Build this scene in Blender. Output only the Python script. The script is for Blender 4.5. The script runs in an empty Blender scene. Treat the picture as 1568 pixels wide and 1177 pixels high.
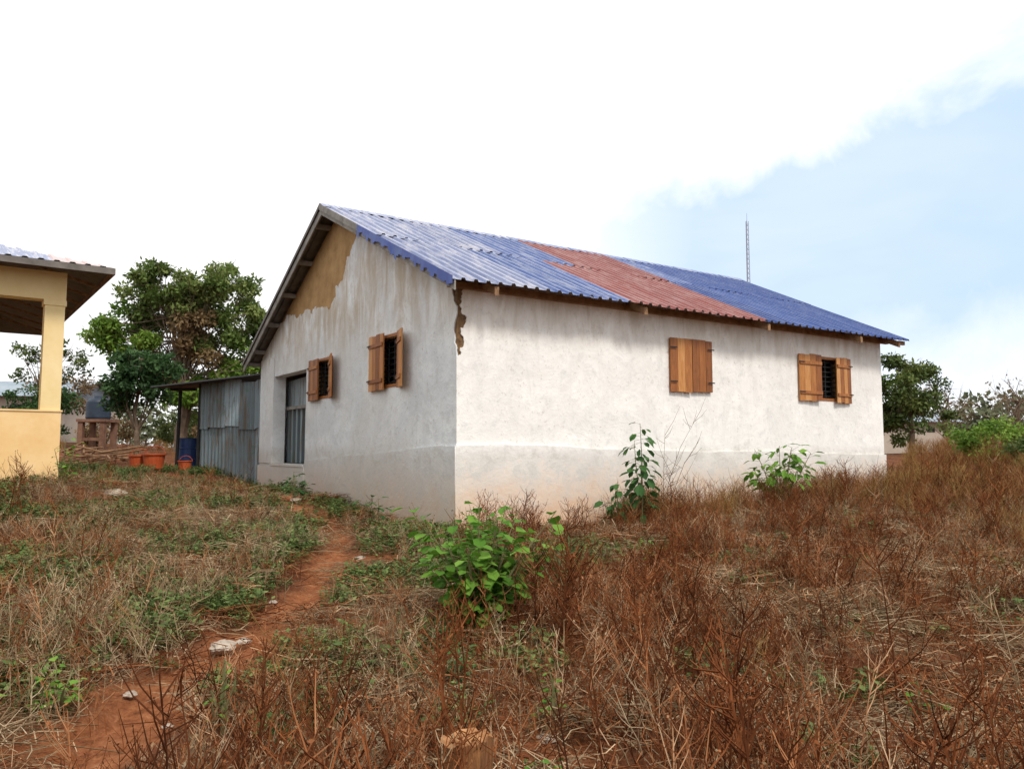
import bpy, bmesh, math, random
import numpy as np
from mathutils import Vector, Matrix, noise
R=random.Random(7)
S=bpy.context.scene
COL=S.collection

# ------------------------------------------------------------------ helpers
class MB:
    def __init__(s): s.v=[];s.f=[];s.a=[];s.m=[]
    def tube(s,pts,rad,n=5,val=.5,mat=0,cap=False):
        base=len(s.v); k=len(pts)
        pts=[Vector(p) for p in pts]
        for i,p in enumerate(pts):
            d=(pts[min(i+1,k-1)]-pts[max(i-1,0)])
            if d.length<1e-9: d=Vector((0,0,1))
            d.normalize()
            a=d.orthogonal().normalized() if abs(d.z)<.95 else Vector((1,0,0))
            a=(a-d*a.dot(d)).normalized(); b=d.cross(a)
            for j in range(n):
                t=2*math.pi*j/n
                s.v.append(p+(a*math.cos(t)+b*math.sin(t))*rad[i]); s.a.append(val)
        for i in range(k-1):
            for j in range(n):
                q=base+i*n; s.f.append((q+j,q+(j+1)%n,q+n+(j+1)%n,q+n+j)); s.m.append(mat)
        if cap:
            s.f.append(tuple(base+(k-1)*n+j for j in range(n))); s.m.append(mat)
            s.f.append(tuple(base+j for j in reversed(range(n)))); s.m.append(mat)
    def leaf(s,p,d,nrm,L,W,val=.5,mat=0):
        d=d.normalized(); sd=d.cross(nrm)
        if sd.length<1e-4: sd=d.orthogonal()
        sd.normalize(); b=len(s.v)
        s.v+= [p,p+d*L*.5+sd*W*.5,p+d*L,p+d*L*.5-sd*W*.5]; s.a+=[val]*4
        s.f.append((b,b+1,b+2,b+3)); s.m.append(mat)
    def oval(s,p,d,nrm,L,W,val=.5,mat=0):
        d=d.normalized(); sd=d.cross(nrm)
        if sd.length<1e-4: sd=d.orthogonal()
        sd.normalize(); u=sd.cross(d).normalized(); b=len(s.v)
        dr=u*(-L*.18)
        s.v+=[p,p+d*L*.28+sd*W*.42+u*W*.12,p+d*L*.68+sd*W*.46+u*W*.1+dr*.4,p+d*L+dr,
              p+d*L*.68-sd*W*.46+u*W*.1+dr*.4,p+d*L*.28-sd*W*.42+u*W*.12,p+d*L*.5+dr*.15]
        s.a+=[val]*7
        for f in ((0,1,6),(1,2,6),(2,3,6),(3,4,6),(4,5,6),(5,0,6)):
            s.f.append(tuple(b+i for i in f)); s.m.append(mat)
    def box(s,lo,hi,val=.5,mat=0,M=None):
        b=len(s.v)
        for z in (lo[2],hi[2]):
            for (x,y) in ((lo[0],lo[1]),(hi[0],lo[1]),(hi[0],hi[1]),(lo[0],hi[1])):
                q=Vector((x,y,z)); s.v.append(M@q if M else q); s.a.append(val)
        for f in ((0,3,2,1),(4,5,6,7),(0,1,5,4),(1,2,6,5),(2,3,7,6),(3,0,4,7)):
            s.f.append(tuple(b+i for i in f)); s.m.append(mat)
    def poly(s,pts,val=.5,mat=0):
        b=len(s.v); s.v+=[Vector(p) for p in pts]; s.a+=[val]*len(pts)
        s.f.append(tuple(range(b,b+len(pts)))); s.m.append(mat)
    def obj(s,name,mats,parent=None,loc=None,link=True,smooth=False):
        me=bpy.data.meshes.new(name); me.from_pydata([tuple(v) for v in s.v],[],s.f)
        at=me.attributes.new('v','FLOAT','POINT'); at.data.foreach_set('value',s.a)
        for m in mats: me.materials.append(m)
        me.polygons.foreach_set('material_index',s.m)
        if smooth: me.polygons.foreach_set('use_smooth',[True]*len(s.f))
        me.update()
        o=bpy.data.objects.new(name,me)
        if link: COL.objects.link(o)
        if parent: o.parent=parent
        if loc: o.location=loc
        return o
def empty(name,loc=(0,0,0),rz=0):
    e=bpy.data.objects.new(name,None); COL.objects.link(e); e.location=loc; e.rotation_euler=(0,0,rz); e.empty_display_size=.3
    return e

class NT:
    def __init__(s,m): s.t=m.node_tree; s.n=s.t.nodes; s.l=s.t.links
    def new(s,ty,**k):
        x=s.n.new(ty)
        for a,b in k.items(): setattr(x,a,b)
        return x
    def put(s,sock,v):
        if isinstance(v,bpy.types.NodeSocket): s.l.new(v,sock)
        elif isinstance(v,tuple) and len(v)==3 and sock.type=='RGBA': sock.default_value=(*v,1)
        else: sock.default_value=v
    def noise(s,vec,scale,detail=5,rough=.6,dist=0):
        x=s.new('ShaderNodeTexNoise'); s.put(x.inputs['Vector'],vec); x.inputs['Scale'].default_value=scale
        x.inputs['Detail'].default_value=detail; x.inputs['Roughness'].default_value=rough; x.inputs['Distortion'].default_value=dist
        return x.outputs['Fac']
    def ramp(s,fac,stops,interp='LINEAR'):
        x=s.new('ShaderNodeValToRGB'); s.put(x.inputs[0],fac); cr=x.color_ramp; cr.interpolation=interp
        while len(cr.elements)<len(stops): cr.elements.new(.5)
        for e,(p,c) in zip(cr.elements,stops):
            e.position=p; e.color=(*c,1) if isinstance(c,tuple) else (c,c,c,1)
        return x.outputs[0]
    def mix(s,fac,a,b,mode='MIX'):
        x=s.new('ShaderNodeMix',data_type='RGBA',blend_type=mode)
        s.put(x.inputs[0],fac); s.put(x.inputs[6],a); s.put(x.inputs[7],b); return x.outputs[2]
    def math(s,op,a,b=0.,c=None,clamp=False):
        x=s.new('ShaderNodeMath',operation=op,use_clamp=clamp); s.put(x.inputs[0],a); s.put(x.inputs[1],b)
        if c is not None: s.put(x.inputs[2],c)
        return x.outputs[0]
    def mapr(s,v,a,b,c=0.,d=1.):
        x=s.new('ShaderNodeMapRange'); s.put(x.inputs[0],v)
        for i,q in enumerate((a,b,c,d)): x.inputs[i+1].default_value=q
        return x.outputs[0]
    def coord(s,which='Object',scale=None):
        o=s.new('ShaderNodeTexCoord').outputs[which]
        if scale:
            m=s.new('ShaderNodeMapping'); s.l.new(o,m.inputs[0]); m.inputs['Scale'].default_value=scale; o=m.outputs[0]
        return o
    def attr(s,name):
        x=s.new('ShaderNodeAttribute'); x.attribute_name=name; return x.outputs['Fac']
    def bump(s,h,st=.3,dist=.02):
        x=s.new('ShaderNodeBump'); s.put(x.inputs['Height'],h); x.inputs['Strength'].default_value=st; x.inputs['Distance'].default_value=dist
        return x.outputs[0]
def mat(name):
    m=bpy.data.materials.new(name); m.use_nodes=True; t=NT(m); b=t.n['Principled BSDF']
    return m,t,b
def simple(name,c1,c2,scale=6,rough=.8,metal=0,bump=.2,coordscale=None,spec=.3):
    m,t,b=mat(name); co=t.coord('Object',coordscale)
    n=t.noise(co,scale,4,.65)
    f=t.mapr(n,.3,.7)
    t.put(b.inputs['Base Color'],t.mix(f,c1,c2)); b.inputs['Roughness'].default_value=rough; b.inputs['Metallic'].default_value=metal
    b.inputs['Specular IOR Level'].default_value=spec
    if bump: t.put(b.inputs['Normal'],t.bump(t.noise(co,scale*6,3),bump,.01))
    return m
def plantmat(name,stops,transl=.25,rough=.7):
    m,t,b=mat(name); oi=t.new('ShaderNodeObjectInfo').outputs['Random']
    f=t.math('ADD',t.math('MULTIPLY',t.attr('v'),.7),t.math('MULTIPLY',oi,.3))
    c=t.ramp(f,stops)
    out=t.n['Material Output']
    if transl>0:
        t.put(b.inputs['Base Color'],c); b.inputs['Roughness'].default_value=rough; b.inputs['Specular IOR Level'].default_value=.25
        tr=t.new('ShaderNodeBsdfTranslucent'); t.put(tr.inputs[0],c)
        mx=t.new('ShaderNodeMixShader'); mx.inputs[0].default_value=transl
        t.l.new(b.outputs[0],mx.inputs[1]); t.l.new(tr.outputs[0],mx.inputs[2]); t.l.new(mx.outputs[0],out.inputs[0])
    else:
        t.n.remove(b); df=t.new('ShaderNodeBsdfDiffuse'); t.put(df.inputs[0],c); t.l.new(df.outputs[0],out.inputs[0])
    return m

# ------------------------------------------------------------------ terrain
CP=np.array([(0,0,0),(-3,0,0),(3,0,0),(0,-6,-.1),(-8,-6,0),(8,-6,0),(-3,4,.04),(0,4,.05),(3,4,.05),(6,5,.12),(-6,5,.2),(-2,7,.2),(.5,7,.24),(4,8,.3),
(-5,8.5,.42),(8,9,.40),(-1.3,10.8,.44),(-.6,10.4,.44),(1,11.7,.46),(3,13,.55),(5,14.3,.66),(7.86,16.5,.80),(-1.6,12.2,.46),(-4,16,.74),(-6,18.6,.75),
(-5,11,.72),(-7.4,12.8,1.05),(-10,12,1.12),(-5.5,14,.78),(-8.3,21,1.0),(-11.6,24,1.1),(-9.5,21,1.05),(-15,22,1.3),(-18,30,1.6),(-12,35,1.6),(-24,38,2),
(0,25,1.1),(4,18,.9),(12,14,.78),(12,20,1.1),(18,30,1.5),(10,30,1.4),(0,45,1.8),(-60,60,2.3),(60,60,2.1),(0,100,2.2),(-100,0,1.5),(100,0,1.2),(0,-100,-1),(-150,150,2.5),(150,150,2.3),(0,300,2.5),(300,300,2.5),(-300,300,2.5)])
def hh(x,y):
    x=np.asarray(x,float)[...,None]; y=np.asarray(y,float)[...,None]
    d=(x-CP[:,0])**2+(y-CP[:,1])**2
    w=1/(d+.8)**1.7
    return (w*CP[:,2]).sum(-1)/w.sum(-1)
PATH=[(-2.3,-2),(-2.2,3),(-2.14,4.2),(-2.12,4.85),(-2.04,5.7),(-1.95,7.05),(-1.9,8.2),(-2.2,10),(-2.9,12.2),(-4.3,14.9),(-6.2,17.5),(-8,19.2),(-10.5,22)]
def pdist(x,y):
    x=np.asarray(x,float); y=np.asarray(y,float); best=np.full(x.shape,1e9)
    for (ax,ay),(bx,by) in zip(PATH[:-1],PATH[1:]):
        dx,dy=bx-ax,by-ay; t=np.clip(((x-ax)*dx+(y-ay)*dy)/(dx*dx+dy*dy),0,1)
        best=np.minimum(best,np.hypot(x-ax-t*dx,y-ay-t*dy))
    return best
def nz(x,y,s,o=0): return noise.noise(Vector((x*s+o,y*s-o,o*.7)))
sm=lambda a,b_,x: min(1,max(0,(x-a)/(b_-a)))
def axis(lo,hi,step,far,g=1.16):
    a=list(np.arange(lo,hi+1e-6,step)); s=step
    v=hi
    while v<far: s*=g; v+=s; a.append(v)
    v=lo; s=step
    while v>-far: s*=g; v-=s; a.insert(0,v)
    return np.array(a)
xs=axis(-9,10,.08,600); ys=axis(1,17,.08,600)
GX,GY=np.meshgrid(xs,ys); 
GZ=np.concatenate([hh(GX[i:i+20],GY[i:i+20]) for i in range(0,len(ys),20)])
PD=pdist(GX,GY); bare=np.zeros_like(GX)
def micro(x,y): return .035*nz(x,y,2.2,3)+.03*nz(x,y,5.5,9)+.016*nz(x,y,13,5)
def baren(x,y): return sm(.10,.38,nz(x,y,.75,61))
for i in range(GX.shape[0]):
    for j in range(GX.shape[1]):
        x,y=GX[i,j],GY[i,j]
        if -14<x<14 and -1<y<30:
            n2=nz(x,y,7,9)
            GZ[i,j]+=micro(x,y)
            w=max(0,1-PD[i,j]/(.34+.26*nz(x,y,1.3,20)))
            GZ[i,j]-=.06*min(1,w*2)
            bare[i,j]=min(1,max(0,w*2.2+n2*.9*(w>0),.75*baren(x,y)+n2*.3*(baren(x,y)>0)))
nx,ny=len(xs),len(ys)
me=bpy.data.meshes.new('ground')
V=np.stack([GX,GY,GZ],-1).reshape(-1,3)
idx=np.arange(nx*ny).reshape(ny,nx)
F=np.stack([idx[:-1,:-1],idx[:-1,1:],idx[1:,1:],idx[1:,:-1]],-1).reshape(-1,4)
me.from_pydata(V.tolist(),[],F.tolist())
at=me.attributes.new('path','FLOAT','POINT'); at.data.foreach_set('value',bare.reshape(-1))
me.polygons.foreach_set('use_smooth',[True]*len(F))
ground=bpy.data.objects.new('ground',me); COL.objects.link(ground)
m,t,b=mat('soil'); co=t.coord('Object')
n1=t.noise(co,1.1,5,.65); n2=t.noise(co,16,6,.75); n3=t.noise(co,60,3,.7); n5=t.noise(co,5,6,.8,1.)
soil=t.ramp(t.math('ADD',t.math('MULTIPLY',n1,.5),t.math('MULTIPLY',n2,.5)),[(.32,(.045,.018,.009)),(.46,(.125,.042,.017)),(.56,(.225,.076,.03)),(.7,(.32,.135,.06))])
pathc=t.ramp(t.math('ADD',t.math('MULTIPLY',n5,.5),t.math('MULTIPLY',n2,.5)),[(.36,(.11,.036,.015)),(.48,(.29,.10,.038)),(.6,(.43,.175,.075)),(.72,(.53,.32,.19))])
lit=t.ramp(n3,[(.45,(.05,.03,.015)),(.6,(.26,.165,.095))])
c=t.mix(t.mapr(n2,.5,.62),soil,lit); c=t.mix(t.attr('path'),c,pathc)
t.put(b.inputs['Base Color'],c); b.inputs['Roughness'].default_value=.95; b.inputs['Specular IOR Level'].default_value=.15
t.put(b.inputs['Normal'],t.bump(t.math('ADD',n2,t.math('MULTIPLY',n3,.4)),.9,.05))
me.materials.append(m)
def H(x,y): return float(hh(x,y))+(micro(x,y) if (-14<x<14 and -1<y<30) else 0)

# ------------------------------------------------------------------ materials
def plaster(name,a,bc,warm,mul,k):
    m,t,b=mat(name); co=t.coord('Object')
    n1=t.noise(co,1.3,7,.68,.4); n2=t.noise(co,4.5,6,.72,.4); st=t.noise(t.coord('Object',(2.2,2.2,.55)),1.6,5,.65,.6)
    n6=t.noise(co,.5,4,.6,.5); n4=t.noise(co,15,4,.75)
    c=t.mix(t.mapr(n1,.42,.56),a,bc)
    c=t.mix(t.mapr(n6,.48,.62,0,.5*k),c,(.62*mul,.61*mul,.58*mul))
    c=t.mix(t.mapr(st,.52,.68,0,.42*k),c,tuple(q*.74 for q in a))
    c=t.mix(t.mapr(n2,.53,.66,0,.5*k),c,(.50*mul,.50*mul,.49*mul))
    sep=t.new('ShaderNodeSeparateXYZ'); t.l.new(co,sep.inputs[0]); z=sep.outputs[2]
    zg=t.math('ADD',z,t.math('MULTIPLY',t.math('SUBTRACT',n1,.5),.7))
    band=t.math('MULTIPLY',t.mapr(zg,1.70,1.50,0,.75),t.mapr(n2,.33,.6,.4,1.))  # grey stain, also painted darkening under the plinth lip in place of its shadow
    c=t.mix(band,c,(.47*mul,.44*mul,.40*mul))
    zz=t.math('ADD',z,t.math('MULTIPLY',t.math('SUBTRACT',n2,.5),1.5))
    c=t.mix(t.mapr(zz,1.40,.55,0,.9),c,warm)
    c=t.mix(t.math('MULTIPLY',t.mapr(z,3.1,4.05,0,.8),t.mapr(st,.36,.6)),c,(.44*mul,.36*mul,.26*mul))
    c=t.mix(t.mapr(n4,.59,.70,0,.55),c,(.40*mul,.37*mul,.33*mul))
    t.put(b.inputs['Base Color'],c); b.inputs['Roughness'].default_value=.9; b.inputs['Specular IOR Level'].default_value=.2
    t.put(b.inputs['Normal'],t.bump(t.math('ADD',t.math('MULTIPLY',n1,1.6),t.math('ADD',t.math('MULTIPLY',n2,.6),t.math('MULTIPLY',n4,.3))),.45,.035))
    return m
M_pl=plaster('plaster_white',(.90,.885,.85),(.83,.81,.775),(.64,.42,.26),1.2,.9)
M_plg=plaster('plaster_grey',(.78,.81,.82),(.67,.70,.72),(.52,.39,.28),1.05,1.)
M_mud=simple('mud_block',(.30,.175,.07),(.46,.29,.13),3,.95,bump=.6)
M_dkmud=simple('broken_block',(.07,.04,.02),(.26,.15,.07),12,.95,bump=.6)
m,t,b=mat('shutter_wood'); co=t.coord('Object',(14,14,1.6)); n=t.noise(co,2.2,5,.6,.8)
f=t.math('ADD',t.math('MULTIPLY',t.attr('v'),.55),t.math('MULTIPLY',n,.5))
t.put(b.inputs['Base Color'],t.ramp(f,[(.2,(.10,.028,.007)),(.45,(.31,.105,.022)),(.65,(.48,.20,.05)),(.9,(.66,.38,.16))])); b.inputs['Roughness'].default_value=.6
t.put(b.inputs['Normal'],t.bump(n,.3,.01)); M_wood=m
M_greywood=simple('weathered_board',(.17,.155,.14),(.33,.31,.28),5,.85,bump=.3)
M_brownwood=simple('rafter_timber',(.17,.09,.045),(.36,.22,.12),8,.85,bump=.3)
M_black=simple('iron',(.012,.012,.014),(.03,.028,.028),9,.6,bump=0)
def roofmat(name,c1,c2,c3,rough=.38,k=.7):
    m,t,b=mat(name); co=t.coord('Object'); n=t.noise(co,1.1,5,.65); n2=t.noise(t.coord('Object',(9,.6,.6)),2.5,5,.7); n3=t.noise(co,4,5,.75)
    f=t.math('ADD',t.math('MULTIPLY',t.attr('v'),.6),t.math('MULTIPLY',n,.4))
    c=t.mix(f,c1,c2); c=t.mix(t.mapr(n2,.48,.64,0,k),c,c3); c=t.mix(t.mapr(n3,.58,.7,0,.5),c,tuple(q*.6 for q in c1))
    t.put(b.inputs['Base Color'],c); t.put(b.inputs['Roughness'],t.mapr(n,.3,.7,rough-.1,rough+.15)); b.inputs['Specular IOR Level'].default_value=.55
    return m
M_blue=roofmat('roof_blue',(.014,.048,.21),(.035,.088,.30),(.12,.17,.34))
M_faded_sheen=roofmat('roof_faded_sheen',(.13,.17,.32),(.26,.29,.42),(.54,.53,.57),.32,.9)  # fading plus whitish sky reflection, both mixed into the colour
M_mid=roofmat('roof_mid',(.04,.09,.27),(.11,.16,.36),(.36,.39,.49),.34,.8)
M_red=roofmat('roof_red',(.20,.04,.035),(.32,.09,.07),(.40,.25,.23))
M_flash=roofmat('flashing_blue',(.01,.04,.26),(.03,.08,.38),(.12,.2,.42),.45,.4)
M_under=simple('sheet_underside',(.10,.09,.08),(.2,.18,.16),4,.6,metal=.2,bump=0)
m,t,b=mat('zinc_rusty'); co=t.coord('Object'); n=t.noise(co,1.6,5,.7,.4); n2=t.noise(t.coord('Object',(6,6,.6)),1.5,5,.7)
c=t.mix(t.math('ADD',t.math('MULTIPLY',t.attr('v'),.7),t.math('MULTIPLY',n,.3)),(.05,.07,.075),(.36,.45,.50)); c=t.mix(t.mapr(n2,.50,.62,0,.8),c,(.13,.085,.05)); c=t.mix(t.mapr(n,.58,.66,0,.6),c,(.08,.15,.10))
t.put(b.inputs['Base Color'],c); b.inputs['Roughness'].default_value=.55; b.inputs['Metallic'].default_value=.15; M_zinc=m
M_yellow=simple('yellow_paint',(.76,.56,.25),(.88,.71,.40),1.2,.85,bump=.15)
M_yellow2=simple('yellow_paint_low',(.76,.48,.20),(.86,.62,.33),1.6,.85,bump=.2)

# ------------------------------------------------------------------ main house
HR=math.atan2(.5575,.8302)
house=empty('plastered_house',(-.76,11,0),HR)
def slab(name,outer,holes,axis_,w0,w1,mats,parent):
    cu=bpy.data.curves.new(name,'CURVE'); cu.dimensions='2D'; cu.fill_mode='BOTH'; cu.extrude=.5
    for pl in [outer]+holes:
        sp=cu.splines.new('POLY'); sp.points.add(len(pl)-1); sp.use_cyclic_u=True
        for p,q in zip(sp.points,pl): p.co=(q[0],q[1],0,1)
    o=bpy.data.objects.new(name+'_c',cu); COL.objects.link(o)
    dg=bpy.context.evaluated_depsgraph_get(); me=bpy.data.meshes.new_from_object(o.evaluated_get(dg)); bpy.data.objects.remove(o)
    for v in me.vertices:
        u,zz,w=v.co; w=w0+(w+.5)*(w1-w0)
        v.co=(u,w,zz) if axis_=='x' else (w,u,zz)
    bm=bmesh.new(); bm.from_mesh(me); bmesh.ops.remove_doubles(bm,verts=bm.verts,dist=1e-5); bmesh.ops.recalc_face_normals(bm,faces=bm.faces); bm.to_mesh(me); bm.free()
    me.materials.clear()
    for q in mats: me.materials.append(q)
    ob=bpy.data.objects.new(name,me); COL.objects.link(ob); ob.parent=parent; return ob
def jag(pts,amp,lv,rnd):
    for _ in range(lv):
        o=[pts[0]]
        for a,b_ in zip(pts[:-1],pts[1:]):
            l=math.hypot(b_[0]-a[0],b_[1]-a[1]); o.append(((a[0]+b_[0])/2+rnd.uniform(-1,1)*amp*l,(a[1]+b_[1])/2+rnd.uniform(-1,1)*amp*l)); o.append(b_)
        pts=o
    return pts
LT=10.38; WS=9.25; MID=4.62
def zr(s): return 3.88+.453*(s+.52) if s<=MID else 6.21-.51*(s-MID)
rect=lambda a,b_,c,d:[(a,c),(b_,c),(b_,d),(a,d)]
hf=[rect(4.15,5.02,2.66,3.43),rect(8.0,8.85,2.62,3.40)]
hg=[rect(1.80,2.70,2.66,3.43),rect(4.74,5.62,2.64,3.33)]
porch=rect(6.1,8.28,1.25,3.28)
slab('wall_core_front',[(0,.2),(LT,.2),(LT,4.06),(0,4.06)],hf,'x',0.0,.2,[M_dkmud],house)
slab('wall_core_gable',[(.2,.2),(WS-.2,.2),(WS-.2,zr(WS-.2)-.06),(MID,6.13),(.2,zr(.2)-.06)],hg+[porch],'y',0.0,.2,[M_mud],house)
slab('wall_back',[(0,.2),(LT,.2),(LT,3.8),(0,3.8)],[],'x',WS-.2,WS,[M_plg],house)
slab('wall_far_gable',[(.2,.2),(WS-.2,.2),(WS-.2,zr(WS-.2)-.06),(MID,6.13),(.2,zr(.2)-.06)],[],'y',LT-.2,LT,[M_plg],house)
rn=random.Random(3)
cr=jag([(.02,2.93),(.09,3.1),(.03,3.3),(.11,3.5),(.05,3.7),(.10,3.9),(.06,4.04)],.3,4,rn)
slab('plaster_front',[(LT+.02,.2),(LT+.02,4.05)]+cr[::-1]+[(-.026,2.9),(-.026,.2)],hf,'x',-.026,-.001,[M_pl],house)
cg=jag([(-.0,2.95),(.06,3.2),(.03,3.45),(.09,3.7),(.04,4.03)],.2,3,rn)
edge=jag([(3.72,zr(3.72)-.07),(3.78,5.35),(4.1,5.15),(4.25,4.78),(4.62,4.72),(4.8,4.42),(5.3,4.40),(5.9,4.33),(6.3,4.50),(6.9,4.40),(7.4,4.52),(7.95,4.42)],.26,5,rn)
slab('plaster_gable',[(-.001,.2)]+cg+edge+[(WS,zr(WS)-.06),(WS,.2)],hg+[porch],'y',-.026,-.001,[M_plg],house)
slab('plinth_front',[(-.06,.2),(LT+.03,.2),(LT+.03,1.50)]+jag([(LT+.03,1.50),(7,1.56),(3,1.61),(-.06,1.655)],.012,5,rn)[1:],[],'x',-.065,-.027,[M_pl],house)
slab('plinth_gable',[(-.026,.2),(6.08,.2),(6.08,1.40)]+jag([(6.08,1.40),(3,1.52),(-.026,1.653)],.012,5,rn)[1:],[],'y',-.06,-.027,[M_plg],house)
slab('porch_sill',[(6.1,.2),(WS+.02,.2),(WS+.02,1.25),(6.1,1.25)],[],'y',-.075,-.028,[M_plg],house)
mb=MB(); mb.box((-.09,6.1,1.252),(.22,8.3,1.30)); mb.box((-.05,8.26,1.303),(.23,WS+.015,3.70)); mb.box((-.03,6.09,1.303),(.23,6.14,3.27)); mb.box((-.03,6.14,3.25),(.23,8.26,3.30)); mb.obj('porch_pillar_and_lining',[M_plg],house)
mb=MB(); per=.30; y0=6.0
while y0<8.4:
    A,B=.42,.32
    for (p,q,xa,xb,v) in ((0,.14,A,A,-.15),(.14,.165,A,B,.1),(.165,.275,B,B,.55),(.275,.30,B,A,.1)):  # rib shading painted through the value: dark grooves, lighter crests
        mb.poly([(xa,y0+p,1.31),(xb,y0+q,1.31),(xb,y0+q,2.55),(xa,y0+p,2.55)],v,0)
    y0+=per
mb.box((.26,6.1,2.5),(.29,8.28,2.57),.9,1)
mb.poly([(.36,6.0,2.56),(.36,7.25,2.56),(.36,7.25,3.22),(.36,6.0,3.22)],1.1,0); mb.poly([(.34,7.22,2.56),(.34,8.4,2.56),(.34,8.4,3.16),(.34,7.22,3.2)],.8,0)
mb.obj('porch_zinc_screen',[M_zinc,M_greywood],house)
mb=MB(); mb.box((2.2,5.9,.3),(2.3,9.1,4.2)); mb.box((.2,5.9,.3),(2.2,6.0,4.2)); mb.obj('porch_inner_wall',[M_plg],house)

# shutters
mb=MB()
def shutter(wall,hu,sg,ang,w,z0,z1,seed):
    r=random.Random(seed)
    ca,sa=math.cos(math.radians(ang))*sg,math.sin(math.radians(ang))
    if wall=='f': ud=Vector((ca,-sa,0)); od=Vector((sa*sg,-abs(ca),0)); o=Vector((hu,-.055,0))
    else: ud=Vector((-sa,ca,0)); od=Vector((-abs(ca),-sa*sg,0)); o=Vector((-.055,hu,0))
    M=Matrix(((ud.x,od.x,0,o.x),(ud.y,od.y,0,o.y),(0,0,1,0),(0,0,0,1)))
    k=4 if w>.55 else 3
    pw=w/k
    for i in range(k):
        mb.box((i*pw+.003,0,z0+r.uniform(-.008,.008)),((i+1)*pw-.003,.024+r.uniform(-.003,.003),z1+r.uniform(-.01,.01)),r.uniform(.1,.95),0,M)
    if wall=='g' or seed in(3,4):
        for z in (z0+.13,z1-.2):
            mb.box((.015,.028,z),(w-.015,.045,z+.06),r.uniform(.2,.5),0,M)
    for z in (z0+.16,z1-.17): mb.box((-.03,.047,z),(.13,.052,z+.02),.5,1,M)
shutter('f',4.08,1,2.5,.5,2.58,3.49,1); shutter('f',5.10,-1,1,.5,2.59,3.50,2)
shutter('f',7.54,1,3,.66,2.55,3.46,3); shutter('f',9.23,-1,5,.56,2.54,3.45,4)
shutter('g',2.90,-1,4,.68,2.575,3.50,5); shutter('g',1.80,-1,17,.44,2.58,3.48,6)
shutter('g',5.90,-1,4,.66,2.57,3.38,7); shutter('g',4.76,-1,17,.5,2.57,3.38,8)
def frame(wall,a,b2,c,d):
    for (u0,u1,z0,z1) in ((a-.05,a,c-.05,d+.05),(b2,b2+.05,c-.05,d+.05),(a,b2,d,d+.05),(a,b2,c-.05,c)):
        if wall=='f': mb.box((u0,-.038,z0),(u1,-.002,z1),.35)
        else: mb.box((-.038,u0,z0),(-.002,u1,z1),.35)
for h in hf: frame('f',h[0][0],h[1][0],h[0][1],h[2][1])
for h in hg: frame('g',h[0][0],h[1][0],h[0][1],h[2][1])
mb.obj('wooden_shutters',[M_wood,M_black],house)
mb=MB()
for wall,hs in (('f',hf),('g',hg)):
    for h in hs:
        a,b2,c,d=h[0][0],h[1][0],h[0][1],h[2][1]
        P=(lambda u,z:(u,.05,z)) if wall=='f' else (lambda u,z:(.05,u,z))
        for i in range(8):
            z=c+(d-c)*(i+.5)/8; mb.tube([P(a,z),P(b2,z)],[.012]*2,5)
        for i in range(4):
            u=a+(b2-a)*(i+.5)/4; mb.tube([P(u,c),P(u,d)],[.012]*2,5)
mb.obj('window_bars',[M_black],house)
# roof
EA=-.52; EB=MID+5.08
def roof_side(name,under):
    mb=MB(); per=.2; N=55
    prof=[(0,0),(.12,0),(.135,.034),(.18,.034)]
    dz=-.006 if under else 0
    def row(s0,s1,z0,z1,te0,te1,lift,cols):
        ts=[]
        for i in range(N):
            for p,q in prof: ts.append(((i*per+p)/(N*per),q,i))
        ts.append((1,0,N-1))
        for (a,qa,i),(b_,qb,_) in zip(ts[:-1],ts[1:]):
            sh=i//4; rr2=random.Random(sh*7+int(s0*3)); val=rr2.random()
            ta=-.365+(te0+.365)*a; tb=-.365+(te0+.365)*b_; ua=-.365+(te1+.365)*a; ub=-.365+(te1+.365)*b_
            w=.006*math.sin(ta*3.1+s0)+lift+dz+rr2.uniform(-.003,.003)
            wob=.025*math.sin(sh*2.3+1)
            mi=cols(sh)
            e0=s0+(wob if s0<0 else 0)
            pts=[(ta,e0,z0+qa+w),(tb,e0,z0+qb+w),(ub,s1,z1+qb+w),(ua,s1,z1+qa+w)]
            mb.poly(pts,val,4 if under else mi)
    smm=2.1
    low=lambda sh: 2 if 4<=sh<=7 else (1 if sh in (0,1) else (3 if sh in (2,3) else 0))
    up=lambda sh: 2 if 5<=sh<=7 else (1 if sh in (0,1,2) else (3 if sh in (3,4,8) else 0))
    e=10.65;r_=11.5; em=e+(r_-e)*((smm+.52)/5.14)
    row(EA,smm+.1,3.88,3.88+.453*(smm+.62),e,em,0,low)
    row(smm,MID-.01,3.88+.453*(smm+.52),6.205,em,r_,.012,up)
    row(EB,7.1,3.62,6.21-.51*(7.1-MID),10.65,11,0,lambda sh:0)
    row(7.2,MID+.01,6.21-.51*(7.2-MID),6.205,11,r_,.012,lambda sh:0)
    return mb.obj(name,[M_blue,M_faded_sheen,M_red,M_mid,M_under],house)
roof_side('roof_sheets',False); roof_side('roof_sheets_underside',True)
mb=MB()
for i in range(14):
    a=-.38+i*.85; b2=a+.87; l=.006*(i%2)
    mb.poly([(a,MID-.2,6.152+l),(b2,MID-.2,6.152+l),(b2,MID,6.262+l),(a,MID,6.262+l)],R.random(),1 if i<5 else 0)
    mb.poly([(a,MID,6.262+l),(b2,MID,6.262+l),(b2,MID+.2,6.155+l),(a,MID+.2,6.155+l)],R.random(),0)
mb.obj('ridge_cap',[M_mid,M_faded_sheen],house)
mb=MB()
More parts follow.
